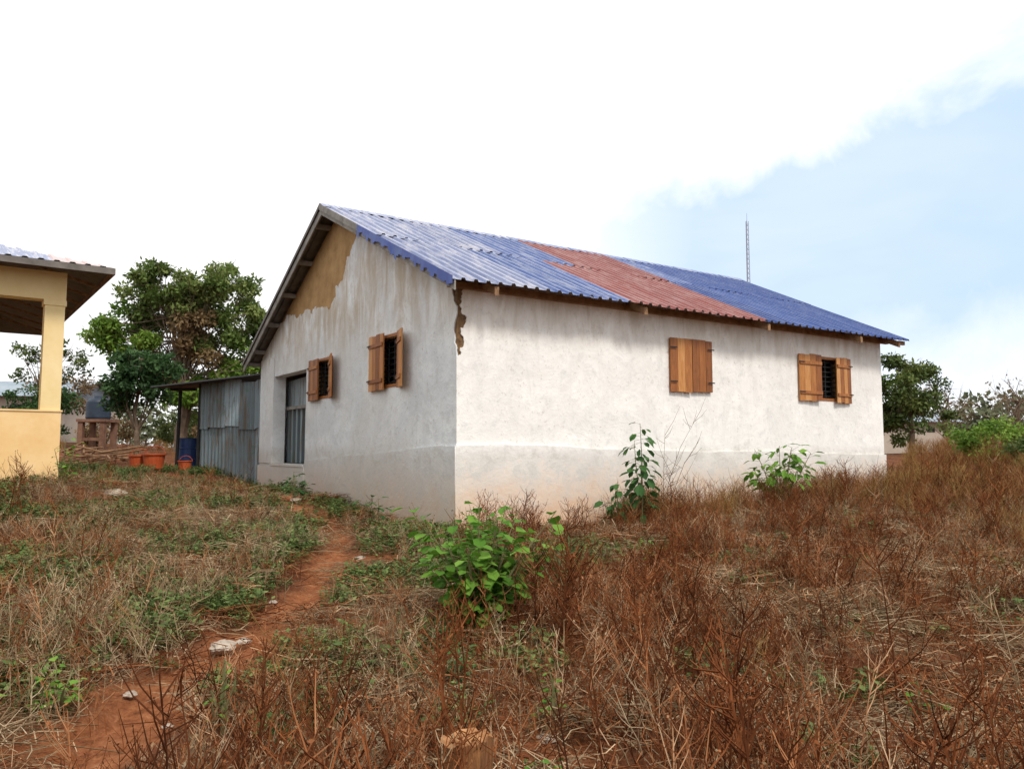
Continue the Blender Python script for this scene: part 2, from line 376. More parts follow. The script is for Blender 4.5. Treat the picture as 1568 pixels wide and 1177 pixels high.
def sloped(x0,x1,s0,z0,s1,z1,h,mi,v=.5):
    b=len(mb.v)
    for x in (x0,x1):
        for s_,z in ((s0,z0-h),(s1,z1-h),(s1,z1),(s0,z0)): mb.v.append(Vector((x,s_,z))); mb.a.append(v)
    for f in ((0,1,2,3),(7,6,5,4),(0,4,5,1),(1,5,6,2),(2,6,7,3),(3,7,4,0)): mb.f.append(tuple(b+i for i in f)); mb.m.append(mi)
sloped(-.35,-.325,EA+.02,zr(EA)-.02,MID,6.17,.13,0)
sloped(-.35,-.325,MID,6.17,EB-.02,3.60,.15,0)
sloped(-.385,-.368,2.7,zr(2.7)+.035,MID,6.245,.12,0)
sloped(-.385,-.368,MID,6.245,EB,3.655,.07,1)
rr=random.Random(9); s=EA
while s<2.7:
    w=rr.uniform(.07,.16); d=rr.uniform(.10,.21)
    mb.poly([(-.386,s,zr(s)+.035),(-.386,s+w,zr(s+w)+.035),(-.388,s+w,zr(s+w)+.035-d),(-.388,s,zr(s)+.035-d*rr.uniform(.7,1.15))],rr.random(),2); s+=w
for s in [.1,1.2,2.3,3.4,4.35]: mb.box((-.33,s,zr(s)-.10),(10.6,s+.06,zr(s)-.02),.5,3)
for s in [5.0,6.0,7.0,8.0,9.0,9.5]: mb.box((-.33,s,zr(s+.06)-.11),(10.6,s+.07,zr(s+.06)-.02),.5,0)
for tt in (.32,3.14,6.15,9.0,10.35):
    sloped(tt,tt+.07,-.46,zr(-.46)-.05,.0,zr(0)-.05,.12,3)
mb.box((-.2,-.10,3.86),(10.6,-.03,3.95),.5,3)
mb.box((10.4,-.45,3.80),(10.62,-.40,3.88),.5,3)
mb.obj('rake_boards_and_rafters',[M_greywood,M_under,M_flash,M_brownwood],house)

# ------------------------------------------------------------------ yellow house (left)
YR=math.atan2(.595,.804)
yh=empty('yellow_porch_house',(-7.45,13,0),YR)
mb=MB()
for px in (-.29,-4.3): mb.box((px,0,2.22),(px+.29,.27,4.07),.5)
mb.box((-.31,-.02,3.98),(.02,.29,4.068),.5)
mb.box((-9,-.01,4.07),(.01,.28,4.54),.5)
mb.obj('posts_and_beam',[M_yellow],yh)
mb=MB(); mb.box((-4.3,-.012,.3),(.012,.24,2.22),.5); mb.box((-4.32,-.03,2.222),(.03,.26,2.25)); mb.obj('parapet_wall',[M_yellow2],yh)
mb=MB(); mb.box((-9,2.4,.3),(-4.6,7.5,4.5)); mb.obj('room_walls',[M_yellow],yh)
mb=MB(); ex,ey=.617,-.6; D=8.9; zt=4.6; rise=.31
c1=Vector((ex,ey,zt)); c2=Vector((ex,D,zt)); c3=Vector((-9.6,D,zt)); c4=Vector((-9.6,ey,zt)); hw=(D-ey)/2
r1=Vector((ex-hw,ey+hw,zt+rise*hw)); r2=Vector((-9.6+hw*.2,ey+hw,zt+rise*hw))
N=int((c1.x-c4.x)/.22)
for i in range(N):
    for (p,q,w0,w1) in ((0,.12,0,0),(.12,.14,0,.02),(.14,.2,.02,.02),(.2,.22,.02,0)):
        xa=c1.x-i*.22-p; xb=c1.x-i*.22-q
        ya=min(hw,c1.x-xa); yb=min(hw,c1.x-xb)
        mb.poly([(xa,ey,zt+w0),(xa,ey+ya,zt+w0+ya*rise),(xb,ey+yb,zt+w1+yb*rise),(xb,ey,zt+w1)],random.Random(i//4).random(),1 if (i//4) in (0,5) else 0)
dn=Vector((0,0,-.02))
mb.poly([c1,c2,r1],.5,0); mb.poly([c2,c3,r2,r1],.5,0)
for P in ([c1,r1,r2,c4],[c1,c2,r1],[c2,c3,r2,r1]): mb.poly([p+dn for p in P],.3,2)
mb.box((-9.6,ey-.02,zt-.11),(ex+.01,ey,zt-.008),.5,2); mb.box((ex,ey,zt-.11),(ex+.02,D,zt-.008),.5,3)
for i in range(1,9):
    y=ey+.4+i*1.0
    L=min(hw,1.6,y-ey-.2,D-y); mb.tube([(ex-.05,y,zt-.08),(ex-L,y,zt-.08+L*rise*.85)],[.03,.03],4,.5,3)
mb.obj('hip_roof',[M_faded_sheen,roofmat('roof_pink',(.45,.30,.28),(.55,.42,.40),(.6,.5,.5)),M_under,M_brownwood],yh)

# ------------------------------------------------------------------ zinc enclosure
ze=empty('corrugated_enclosure')
def corr(mb,p0,p1,z0a,z1a,z0b,z1b,per=.17,amp=.035,mi=0,seed=3,off=0):
    p0=Vector((*p0,0)); p1=Vector((*p1,0)); d=p1-p0; L=d.length; d/=L; nn=Vector((-d.y,d.x,0)); n=int(L/per*6)
    p0=p0-nn*off
    prev=None
    for i in range(n+1):
        f=i/n; sheet=int((f*L+seed*.13)/.75); p=p0+d*L*f+nn*(amp*math.sin(2*math.pi*f*L/per)+.012*(sheet%2))
        o=.05*((sheet*37+seed)%5-2)/2
        cur=(Vector((p.x,p.y,z0a+(z0b-z0a)*f+o*(off>0))),Vector((p.x,p.y,z1a+(z1b-z1a)*f+o)))
        if prev: mb.poly([prev[0],cur[0],cur[1],prev[1]],.15+.85*random.Random(sheet*5+seed).random(),mi)
        prev=cur
mb=MB(); corr(mb,(-8.27,21),(-5.95,19.05),.8,2.3,.6,2.2,seed=3); corr(mb,(-8.27,21),(-5.95,19.05),2.2,3.40,2.1,3.27,seed=8,off=.05); corr(mb,(-8.27,21),(-7.2,23.6),.8,3.40,.8,3.4)
mb.obj('zinc_sheets',[M_zinc],ze)
mb=MB(); mb.poly([(-9.7,21.2,3.30),(-5.9,18.95,3.45),(-4.9,21.5,3.7),(-8.6,23.9,3.5)]); mb.poly([(-9.7,21.2,3.26),(-5.9,18.95,3.41),(-4.9,21.5,3.66),(-8.6,23.9,3.46)])
mb.box((-9.3,21.4,3.2),(-8.6,21.5,3.28))
mb.tube([(-9.15,21.6,.8),(-9.1,21.6,3.3)],[.05,.05],6); mb.tube([(-8.35,21.05,.8),(-8.33,21.05,3.4)],[.05,.05],6)
mb.tube([(-9.7,21.15,3.27),(-5.9,18.93,3.42)],[.035,.035],5)
mb.obj('awning_and_poles',[M_black],ze)

# ------------------------------------------------------------------ yard things
def lathe(mb,prof,x,y,n=20,val=.5,mi=0):
    b=len(mb.v)
    for r_,z in prof:
        for j in range(n):
            a=2*math.pi*j/n; mb.v.append(Vector((x+r_*math.cos(a),y+r_*math.sin(a),z))); mb.a.append(val)
    for i in range(len(prof)-1):
        for j in range(n):
            mb.f.append((b+i*n+j,b+i*n+(j+1)%n,b+(i+1)*n+(j+1)%n,b+(i+1)*n+j)); mb.m.append(mi)
tk=empty('water_tank')
mb=MB(); x,y=-13.9,26.5; z=2.62
lathe(mb,[(.36,z),(.40,z+.05),(.38,z+.1),(.40,z+.18),(.38,z+.24),(.40,z+.33),(.38,z+.4),(.40,z+.48),(.38,z+.53),(.39,z+.56),(.31,z+.66),(.17,z+.70),(.16,z+.78),(0,z+.79)],x,y)
mb.obj('tank_body',[simple('tank_plastic',(.012,.022,.04),(.03,.045,.07),3,.5,bump=0,spec=.4)],tk,smooth=True)
mb=MB(); 
for dx in (-.36,.36):
    for dy in (-.36,.36): mb.box((x+dx-.08,y+dy-.08,1.0),(x+dx+.08,y+dy+.08,2.52))
mb.box((x-.48,y-.48,2.52),(x+.48,y+.48,2.615)); mb.box((x-.28,y-.40,1.9),(x+.28,y-.32,2.0))
mb.obj('tank_stand',[simple('stand_brick',(.13,.065,.04),(.24,.13,.085),5,.9)],tk)
mb=MB(); z=H(-8.95,21.9)-.02
lathe(mb,[(0,z),(.27,z),(.285,z+.02),(.27,z+.06),(.27,z+.3),(.285,z+.32),(.27,z+.34),(.27,z+.6),(.285,z+.62),(.27,z+.64),(.27,z+.88),(.285,z+.9),(.26,z+.9),(0,z+.87)],-8.95,21.9)
mb.obj('blue_drum',[simple('drum_blue',(.015,.035,.12),(.03,.06,.18),3,.45,bump=0)],smooth=False)
M_bk=simple('bucket_red',(.40,.06,.02),(.5,.11,.035),3,.45,bump=0)
def bucket(x,y,s,name='plastic_bucket'):
    mb=MB(); z=H(x,y)+.06
    lathe(mb,[(0,z+.01),(.2*s,z),(.24*s,z+.3*s),(.27*s,z+.31*s),(.27*s,z+.34*s),(.235*s,z+.33*s),(.19*s,z+.04),(0,z+.04)],x,y)
    hp=[(x+.25*s*math.cos(a),y+.05,z+.3*s+.22*s*math.sin(a)) for a in [i*math.pi/8 for i in range(9)]]
    mb.tube(hp,[.008]*9,5)
    mb.obj(name,[M_bk])
bucket(-9.45,20.9,1.15); bucket(-9.95,21.1,1.0); bucket(-8.5,20.6,.7)
mb=MB(); rr=random.Random(5)
for i in range(34):
    x=-12.6+rr.uniform(-1.3,.9); y=24.5+rr.uniform(-.8,.8); z=H(x,y)+rr.uniform(.03,.45); a=rr.uniform(0,6.3); l=rr.uniform(.5,1.5)
    mb.tube([(x,y,z),(x+l*math.cos(a),y+l*.5*math.sin(a),z+rr.uniform(-.1,.25))],[.035,.025],5,rr.random(),0,True)
mb.obj('firewood_pile',[M_brownwood])
def dhouse(name,x,y,w,d,z0,z1,zr_,rot,cw,cr_):
    e=empty(name,(x,y,0),rot); mb=MB()
    mb.box((-w/2,0,z0-1),(w/2,d,z1)); mb.obj('walls',[cw],e)
    mb=MB()
    for k in range(int(w/1.6)):
        u=-w/2+.9+k*1.6; mb.box((u-.28,-.02,z0+.9),(u+.28,-.004,z1-.4))
    mb.obj('windows',[M_black],e)
    mb=MB(); o=.5
    mb.poly([(-w/2-o,-o,z1),(w/2+o,-o,z1),(w/2+o,d/2,zr_),(-w/2-o,d/2,zr_)],.4); mb.poly([(-w/2-o,d+o,z1),(w/2+o,d+o,z1),(w/2+o,d/2,zr_),(-w/2-o,d/2,zr_)],.4)
    mb.poly([(-w/2,-.0,z1),(-w/2,d,z1),(-w/2,d/2,zr_-.1)],.4); mb.poly([(w/2,-.0,z1),(w/2,d,z1),(w/2,d/2,zr_-.1)],.4)
    mb.obj('roof',[cr_],e)
M_dw=simple('far_wall',(.40,.33,.27),(.5,.43,.36),1,.9,bump=0); M_dr=simple('far_roof',(.20,.26,.31),(.31,.36,.40),1,.5,bump=0)
dhouse('distant_house',-26,38.5,8,6,1.9,4.2,5.2,.05,M_dw,M_dr)
dhouse('distant_house',26,54,9,5,1.9,3.5,4.3,.1,M_dw,M_dr)
mb=MB(); x,y=45.6,150; hgt=45.8; w=.5
for k in range(3):
    a=k*2.094; mb.tube([(x+w*math.cos(a),y+w*math.sin(a),0),(x+.25*math.cos(a),y+.25*math.sin(a),hgt)],[.09,.07],4)
for i in range(48):
    z=i*.95; f=1-(z/hgt)*.5
    for k in range(3):
        a=k*2.094; a2=(k+1)*2.094; ww=w*f
        mb.tube([(x+ww*math.cos(a),y+ww*math.sin(a),z),(x+ww*math.cos(a2),y+ww*math.sin(a2),z+.95)],[.05]*2,3)
mb.tube([(x,y,hgt),(x,y,hgt+1.6)],[.05,.03],4)
mb.obj('radio_mast',[simple('mast_steel',(.30,.35,.43),(.40,.43,.50),.2,.6,bump=0)])

# ------------------------------------------------------------------ trees
M_bark=simple('bark',(.10,.07,.05),(.22,.16,.11),4,.95,bump=.4)
def leafm(name,a,b_,c,tr=.3): return plantmat(name,[(.05,a),(.5,b_),(.95,c)],tr)
L_big=leafm('leaves_big',(.045,.085,.018),(.12,.18,.04),(.28,.31,.10))
L_dark=leafm('leaves_dark',(.018,.045,.015),(.045,.10,.03),(.10,.18,.05))
L_brt=leafm('leaves_bright',(.05,.11,.015),(.13,.24,.03),(.28,.38,.07))
L_brn=leafm('leaves_brown',(.10,.06,.03),(.2,.13,.06),(.3,.23,.11))
L_bush=leafm('leaves_bush',(.03,.05,.012),(.085,.125,.03),(.21,.24,.065))
def rvec(r): 
    while 1:
        v=Vector((r.uniform(-1,1),r.uniform(-1,1),r.uniform(-1,1)))
        if .01<v.length<1: return v.normalized()
def tree(name,x,y,blobs,leafs,ls,tr,seed,mats,ncl=70,nl=110,trunk_top=None,cl_r=.55,bare=0,limb=1.):
    r=random.Random(seed); z0=H(x,y)-.15; mb=MB()
    tt=trunk_top or (sum(b_[2] for b_ in blobs)/len(blobs))
    tp=[Vector((x,y,z0))]; 
    for i in range(1,7): tp.append(Vector((x+r.uniform(-.12,.12)*i*.4*tr*8,y+r.uniform(-.1,.1)*i*.3,z0+(tt-z0)*i/6)))
    mb.tube(tp,[tr*(1.25-.13*i) for i in range(7)],8,.5,0)
    W=[b_[6] for b_ in blobs]
    for c in range(ncl):
        b_=r.choices(blobs,W)[0]; d=rvec(r)*(r.uniform(.2,1)**.5)
        cc=Vector((x+b_[0]+d.x*b_[3],y+b_[1]+d.y*b_[4],b_[2]+d.z*b_[5]))
        st=tp[r.randint(2,6)]; mid=(st+cc)/2+Vector((r.uniform(-.3,.3),r.uniform(-.3,.3),r.uniform(-.2,.35)))*cl_r*1.5
        mb.tube([st,mid,cc],[tr*.35*limb,tr*.18*limb,tr*.05],4,.5,0)
        for _ in range(3):
            e=cc+rvec(r)*cl_r*1.1; mb.tube([mid.lerp(cc,.6),e],[tr*.08*limb,tr*.03],3,.5,0)
        if r.random()<bare: continue
        bv=r.uniform(0,.55); cr_=cl_r*r.uniform(.6,1.3)
        for _ in range(int(nl*r.uniform(.5,1.4))):
            q=rvec(r)*cr_*(r.random()**.45); q.z*=.65
            nd=rvec(r); nd.z=abs(nd.z)+.3
            mb.leaf(cc+q,rvec(r)+Vector((0,0,-.3)),nd,ls*r.uniform(.6,1.3),ls*r.uniform(.35,.6),min(1,bv+r.uniform(0,.45)),b_[7])
    return mb.obj(name,[M_bark]+mats)
tree('large_tree',-13.4,32,[(-.9,0,7.8,1.6,1.6,1.6,3,1),(1.0,0,8.1,1.8,1.6,1.4,3,1),(2.4,.3,6.7,1.1,1.3,1.3,1.8,1),(2.6,.5,5.0,1.4,1.3,1.3,2.4,2),(-2.3,0,6.1,1.4,1.3,1.3,2.4,2),(-1.0,-.3,5.4,.9,1,1.2,.6,3),(.9,-.6,6.3,.7,.6,1.4,.5,3),(.4,.3,6.6,1.4,1.2,1.2,1.8,1),(.2,0,4.2,1.2,1.2,1.3,1.4,2),(1.6,0,3.4,2.0,1.2,1.1,1.6,2)],0,.22,.24,11,[L_big,L_brt,L_brn],180,230,7.0,.54,limb=.5)
tree('small_tree',-11.4,24,[(0,0,3.7,.85,.8,1.1,3,1),(-.45,0,3.2,.6,.6,.6,1.0,1),(.7,0,4.1,.5,.5,.4,1,1)],0,.2,.07,12,[L_dark],40,110,4.4,.34)
tree('dry_tree',-21.5,36,[(.2,0,5.6,1.6,1.4,1.6,2,1),(1.5,0,4.2,1.8,1.3,.9,1,2)],0,.2,.12,13,[L_bush,L_brn],46,60,6.0,.45,bare=.3,limb=.6)
tree('tree',15.2,30,[(-.7,0,3.9,1.1,1.4,1.3,2,1),(.5,0,4.0,.9,1.3,.9,2,1),(0,0,2.8,1.5,1.5,1.0,2,1)],0,.18,.1,14,[L_bush,L_brt],60,150,4.0,.42,limb=.5)
tree('tree',14.0,31,[(0,0,3.5,.9,1.3,1.5,2,1)],0,.18,.1,15,[L_brt],34,110,4.0,.40,limb=.5)
tree('bare_tree',31,48,[(0,0,4.6,3,1.5,1.6,1,1)],0,.2,.12,16,[L_brn],60,16,4.5,.7,bare=.6)
tree('bare_tree',27.5,50,[(0,0,4.5,2.2,1.5,1.4,1,1)],0,.2,.12,17,[L_brn],50,16,4.5,.6,bare=.6)
def bush(name,x,y,rx,ry,h,seed,m,ncl=26,nl=110,ls=.1,cr_=.28):
    z=H(x,y); return tree(name,x,y,[(0,0,z+h*.5,rx,ry,h*.42,1,1)],0,ls,.03,seed,[m],ncl,nl,z+h*.5,cr_)
bush('green_bush',11.7,16.6,1.2,.8,1.5,21,L_bush,44,170,.12,.3)
bush('green_bush',13.4,17.6,1.6,1.0,1.95,22,L_bush,50,170,.12,.32)
bush('green_bush',12.8,20.5,1.3,1.0,1.4,23,L_brt,30,130,.12,.32)
bush('green_bush',-8.6,28,2.2,1,2.4,24,L_dark,34,120,.16,.4)
bush('green_bush',-11.0,29.5,1.4,1,1.7,25,L_brn,30,110,.14,.3)
bush('green_bush',-20.3,34,1.6,1,3.2,27,L_dark,34,110,.18,.45)
bush('green_bush',-16.0,31,1.1,1,1.5,28,L_brn,22,100,.14,.35)
bush('green_bush',-14.5,35,1.6,1,2.0,29,L_bush,30,100,.16,.4)
mb=MB(); r=random.Random(77)
for i in range(210):
    a=r.uniform(-1.0,1.1); dist=r.uniform(60,110); x=dist*math.sin(a); y=dist*math.cos(a); z=float(hh(x,y)); hgt=r.uniform(2.2,5.2)*(dist/80)
    mb.tube([(x,y,z-.2),(x,y,z+hgt*.7)],[.18,.06],4,.1,0)
    for c in range(9):
        cc=Vector((x+r.gauss(0,1.7),y+r.gauss(0,1.2),z+hgt*r.uniform(.3,.95))); bv=r.uniform(0,.5)
        for _ in range(34):
            mb.leaf(cc+Vector((r.gauss(0,.6),r.gauss(0,.5),r.gauss(0,.4))),rvec(r),rvec(r),r.uniform(.3,.7),r.uniform(.2,.4),bv+r.uniform(0,.4),1)
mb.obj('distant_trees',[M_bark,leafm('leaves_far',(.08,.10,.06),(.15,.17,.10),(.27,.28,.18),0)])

# ------------------------------------------------------------------ plants near
M_stem=simple('green_stem',(.12,.14,.05),(.2,.16,.08),5,.8,bump=0)
def leafy_plant(name,x,y,h,ns,nl,L,W,seed,m,spread=.35,low=.25,droop=0,vary=.5,pw=1.1,stem_h=.5):
    r=random.Random(seed); mb=MB(); z=H(x,y)-.03
    for s in range(ns):
        a=r.uniform(0,6.28); l=spread*r.uniform(.3,1)*(s>0); hh_=h*(1 if s==0 else r.uniform(stem_h,.98))
        P=[Vector((x,y,z))+Vector((math.cos(a)*l*f**pw+r.uniform(-.012,.012),math.sin(a)*l*f**pw,hh_*f)) for f in (0,.25,.5,.75,1)]
        mb.tube(P,[.011,.01,.008,.006,.003],5,.3,0)
        for k in range(nl):
            f=low+(1-low)*(k+r.random())/nl; i=min(3,int(f*4)); p=P[i].lerp(P[i+1],f*4-i)
            b_=r.uniform(0,6.28); d=Vector((math.cos(b_),math.sin(b_),r.uniform(-.2,.7)-droop)); q=p+d*L*r.uniform(.3,.9)
            mb.tube([p,q],[.003,.0015],3,.5,0)
            nn=Vector((r.uniform(-.5,.5),r.uniform(-.5,.5),1)); sc=r.uniform(.55,1.15)
            mb.oval(q,d+Vector((0,0,-.25-droop)),nn,L*sc,W*sc,r.uniform(.0,.1+vary)+.35*f,1)
    return mb.obj(name,[M_stem,m])
L_sap=leafm('leaves_sapling',(.03,.08,.01),(.09,.22,.022),(.22,.39,.055))
L_cas=leafm('leaves_deep',(.015,.05,.015),(.04,.11,.028),(.08,.18,.045))
leafy_plant('leafy_shrub',-.25,6.2,1.0,34,22,.125,.105,31,L_sap,.58,.08,.05,.5,1.2,.5)
leafy_plant('dark_sapling',1.85,11.35,1.55,3,32,.18,.10,32,L_cas,.16,.25,.25)
leafy_plant('dark_sapling',1.50,11.3,.72,2,14,.17,.09,38,L_cas,.15,.5,.25)
leafy_plant('green_seedling',4.35,12.9,1.12,12,14,.20,.08,33,L_sap,.55,.6,.15)
leafy_plant('small_green_weed',-2.68,4.75,.30,7,12,.075,.06,34,L_sap,.3,.2)
leafy_plant('small_green_weed',-.35,5.0,.32,4,9,.07,.055,35,L_cas,.15,.2)
leafy_plant('small_green_weed',.22,4.5,.36,3,7,.055,.045,36,L_sap,.15,.4)
leafy_plant('small_green_weed',.1,3.75,.16,4,5,.055,.04,37,L_sap,.12,.2)
leafy_plant('small_green_weed',1.45,8.6,.38,4,8,.07,.05,39,L_sap,.16,.3)
leafy_plant('small_green_weed',.45,7.4,.62,7,10,.09,.06,44,L_bush,.35,.25)
leafy_plant('small_green_weed',-3.9,14.2,.5,6,10,.14,.07,40,L_cas,.3,.2)
leafy_plant('small_green_weed',-1.95,11.6,.45,5,8,.14,.07,41,L_cas,.25,.2)
leafy_plant('small_green_weed',-6.9,12.2,.8,5,12,.09,.06,42,L_sap,.3,.2)
leafy_plant('small_green_weed',2.3,4.6,.25,3,5,.05,.04,43,L_sap,.1,.2)
leafy_plant('small_green_weed',-1.55,4.35,.42,5,8,.035,.025,46,L_brt,.15,.3)
# stump
mb=MB(); x,y=-.19,3.4; z=H(x,y)-.05; n=30; rr=random.Random(2); T=.40
prof=[(0,.13),(.12,.112),(.28,.1),(T,.102)]
offs=[rr.uniform(-.006,.008) for _ in range(n)]; tops=[rr.uniform(-.012,.016) for _ in range(n)]
for k,(dz,rad) in enumerate(prof):
    for j in range(n):
        a=2*math.pi*j/n; q=rad+offs[j]+.006*math.sin(a*5)
        mb.v.append(Vector((x+q*math.cos(a),y+q*math.sin(a),z+dz+(tops[j]+.012*math.cos(a) if k==3 else 0)))); mb.a.append(.35)
for k in range(3):
    for j in range(n): mb.f.append((k*n+j,k*n+(j+1)%n,(k+1)*n+(j+1)%n,(k+1)*n+j)); mb.m.append(0)
for k,(rad,dz) in enumerate(((.075,-.012),(.05,.004),(.022,-.006))):
    for j in range(n):
        a=2*math.pi*j/n; mb.v.append(Vector((x+rad*math.cos(a),y+rad*math.sin(a),z+T+dz+.009*math.cos(a)*rad/.1+rr.uniform(-.006,.006)))); mb.a.append(.8)
for k in range(3,6):
    for j in range(n): mb.f.append((k*n+j,k*n+(j+1)%n,(k+1)*n+(j+1)%n,(k+1)*n+j)); mb.m.append(1)
mb.f.append(tuple(6*n+j for j in range(n))); mb.m.append(1)
mb.obj('tree_stump',[simple('stump_bark',(.10,.035,.012),(.44,.20,.075),5,.9,bump=.9,coordscale=(8,8,.7)),simple('stump_wood',(.22,.085,.03),(.56,.30,.13),14,.85,bump=.6)])
M_stone=simple('pale_stone',(.26,.20,.155),(.50,.43,.35),7,.9)
def rock(name,x,y,s,seed,m=M_stone):
    bm=bmesh.new(); bmesh.ops.create_icosphere(bm,subdivisions=3,radius=s)
    for v in bm.verts:
        n_=noise.noise(v.co*(1.6/s)+Vector((seed,0,0))); v.co*=1+.4*n_; v.co.z*=.45
    me=bpy.data.meshes.new(name); bm.to_mesh(me); bm.free(); me.materials.append(m)
    o=bpy.data.objects.new(name,me); COL.objects.link(o); o.location=(x,y,H(x,y)+s*.05)
for q in [(-2.1,5.85,.09,1),(-1.98,5.95,.05,4),(-2.35,5.0,.04,2),(-6.3,12.6,.16,5),(.18,4.35,.05,7),(-2.9,11.2,.09,9),(-1.9,4.5,.03,11),(-2.2,7.4,.04,12),(-1.7,9,.06,13),(-3.8,14.0,.1,14)]: rock('stone',*q)

# ------------------------------------------------------------------ grass clumps (instanced)
G_red=plantmat('dry_weed_red',[(.0,(.028,.012,.007)),(.3,(.105,.035,.015)),(.58,(.235,.083,.031)),(.8,(.36,.17,.08)),(1,(.56,.40,.25))],0)
G_tan=plantmat('dry_weed_tan',[(.0,(.05,.032,.018)),(.5,(.235,.155,.083)),(1,(.56,.44,.29))],0)
G_yel=plantmat('dry_grass_yellow',[(.0,(.07,.035,.015)),(.5,(.22,.115,.042)),(1,(.40,.27,.10))],0)
G_grn=plantmat('ground_green',[(.0,(.035,.055,.015)),(.5,(.095,.145,.035)),(1,(.24,.29,.09))],.2)
def stem(mb,r,x,y,h,rad,nb,bright,seed_leaf=True,mi=0,lean=.45):
    a=r.uniform(0,6.28); l=h*r.uniform(.05,lean); v=min(1,max(0,bright+r.uniform(-.3,.3)))
    P=[Vector((x+math.cos(a)*l*f*f,y+math.sin(a)*l*f*f,h*f-.02)) for f in (0,.35,.7,1)]
    mb.tube(P,[rad,rad*.85,rad*.6,rad*.3],3,v,mi)
    for k in range(nb):
        f=r.uniform(.2,.95); i=min(2,int(f*3)); p=P[i].lerp(P[i+1],f*3-i)
        b_=r.uniform(0,6.28); L=h*r.uniform(.15,.42)*(1.2-f*.6); d=Vector((math.cos(b_)*.8,math.sin(b_)*.8,r.uniform(.2,1.1)))
        q=p+d*L*.6; e=q+(d+Vector((0,0,.4)))*L*.4
        mb.tube([p,q,e],[rad*.6,rad*.45,rad*.25],3,min(1,max(0,v+r.uniform(-.12,.2))),mi)
        if seed_leaf:
            for g in (q,e): 
                if r.random()<.4: mb.leaf(g,rvec(r),rvec(r),r.uniform(.008,.02),r.uniform(.004,.010),min(1,max(0,v+r.uniform(-.3,.2))),mi)
def coll(name,objs):
    c=bpy.data.collections.new(name)
    for o in objs: c.objects.link(o)
    return c
def mkclump(name,m,seed,n,h0,h1,rad,nb,R0,br,lean=.45):
    r=random.Random(seed); mb=MB()
    for _ in range(n):
        a=r.uniform(0,6.28); q=R0*math.sqrt(r.random()); stem(mb,r,q*math.cos(a),q*math.sin(a),r.uniform(h0,h1),rad*r.uniform(.7,1.4),r.randint(nb-2,nb+2),r.uniform(br-.3,br+.3),True,0,lean)
    return mb.obj(name,[m],link=False)
def mkstraw(name,m,seed,n,R0,w=.0027):
    r=random.Random(seed); mb=MB(); dirn=r.uniform(0,3.14)
    for _ in range(n):
        a=r.uniform(0,6.28); q=R0*math.sqrt(r.random()); x,y=q*math.cos(a),q*math.sin(a); b_=dirn+r.gauss(0,.9); l=r.uniform(.06,.34); z=r.uniform(.005,.08); bb=b_+r.uniform(-.25,.25)
        P=[Vector((x,y,z)),Vector((x+math.cos(b_)*l*.5,y+math.sin(b_)*l*.5,z+r.uniform(-.01,.04))),Vector((x+math.cos(bb)*l,y+math.sin(bb)*l,max(.0,z+r.uniform(-.05,.05))))]
        mb.tube(P,[w,w*.9,w*.5],3,r.uniform(0,1),0)
    return mb.obj(name,[m],link=False)
def mkgreen(name,m,seed,n,R0,L):
    r=random.Random(seed); mb=MB()
    for _ in range(n):
        a=r.uniform(0,6.28); q=R0*math.sqrt(r.random()); x,y=q*math.cos(a),q*math.sin(a); h=r.uniform(.03,.16)
        mb.tube([(x,y,0),(x+r.uniform(-.03,.03),y,h)],[.002,.0012],3,.4,0)
        for k in range(r.randint(4,7)):
            b_=r.uniform(0,6.28); d=Vector((math.cos(b_),math.sin(b_),r.uniform(-.1,.6))); s=r.uniform(.6,1.3)
            mb.leaf(Vector((x,y,h*r.uniform(.4,1))),d,Vector((r.uniform(-.5,.5),r.uniform(-.5,.5),1)),L*s,L*.6*s,r.uniform(.1,.9),0)
    return mb.obj(name,[m],link=False)
C_red=coll('red_src',[mkclump(f'rw{i}',G_red,100+i,7,.12,.38,.0028,6,.17,.5) for i in range(5)]+[mkclump(f'rx{i}',G_red,130+i,3,.4,.62,.0036,11,.12,.4,.3) for i in range(2)]+[mkclump(f'ry{i}',G_red,150+i,10,.07,.2,.0025,4,.2,.6,.9) for i in range(3)]+[mkclump(f'rz{i}',G_tan,170+i,6,.12,.34,.0025,6,.17,.5) for i in range(2)])
C_tan=coll('tan_src',[mkclump(f'tw{i}',G_tan,200+i,8,.12,.36,.0025,6,.18,.55) for i in range(4)]+[mkclump(f'ty{i}',G_tan,220+i,10,.06,.2,.0024,4,.2,.6,.9) for i in range(3)]+[mkclump(f'tz{i}',G_red,240+i,7,.12,.34,.0025,6,.18,.6) for i in range(2)])
C_tall=coll('tall_src',[mkclump(f'ta{i}',G_yel,300+i,14,.5,1.05,.005,7,.28,.5) for i in range(4)]+[mkclump(f'tb{i}',G_red,320+i,14,.45,.9,.005,7,.28,.5) for i in range(3)])
C_str=coll('straw_src',[mkstraw(f'st{i}',G_tan,400+i,64,.3) for i in range(5)]+[mkstraw(f'su{i}',G_red,420+i,64,.3) for i in range(3)])
C_grn=coll('green_src',[mkgreen(f'gr{i}',G_grn,500+i,22,.2,.042) for i in range(5)])
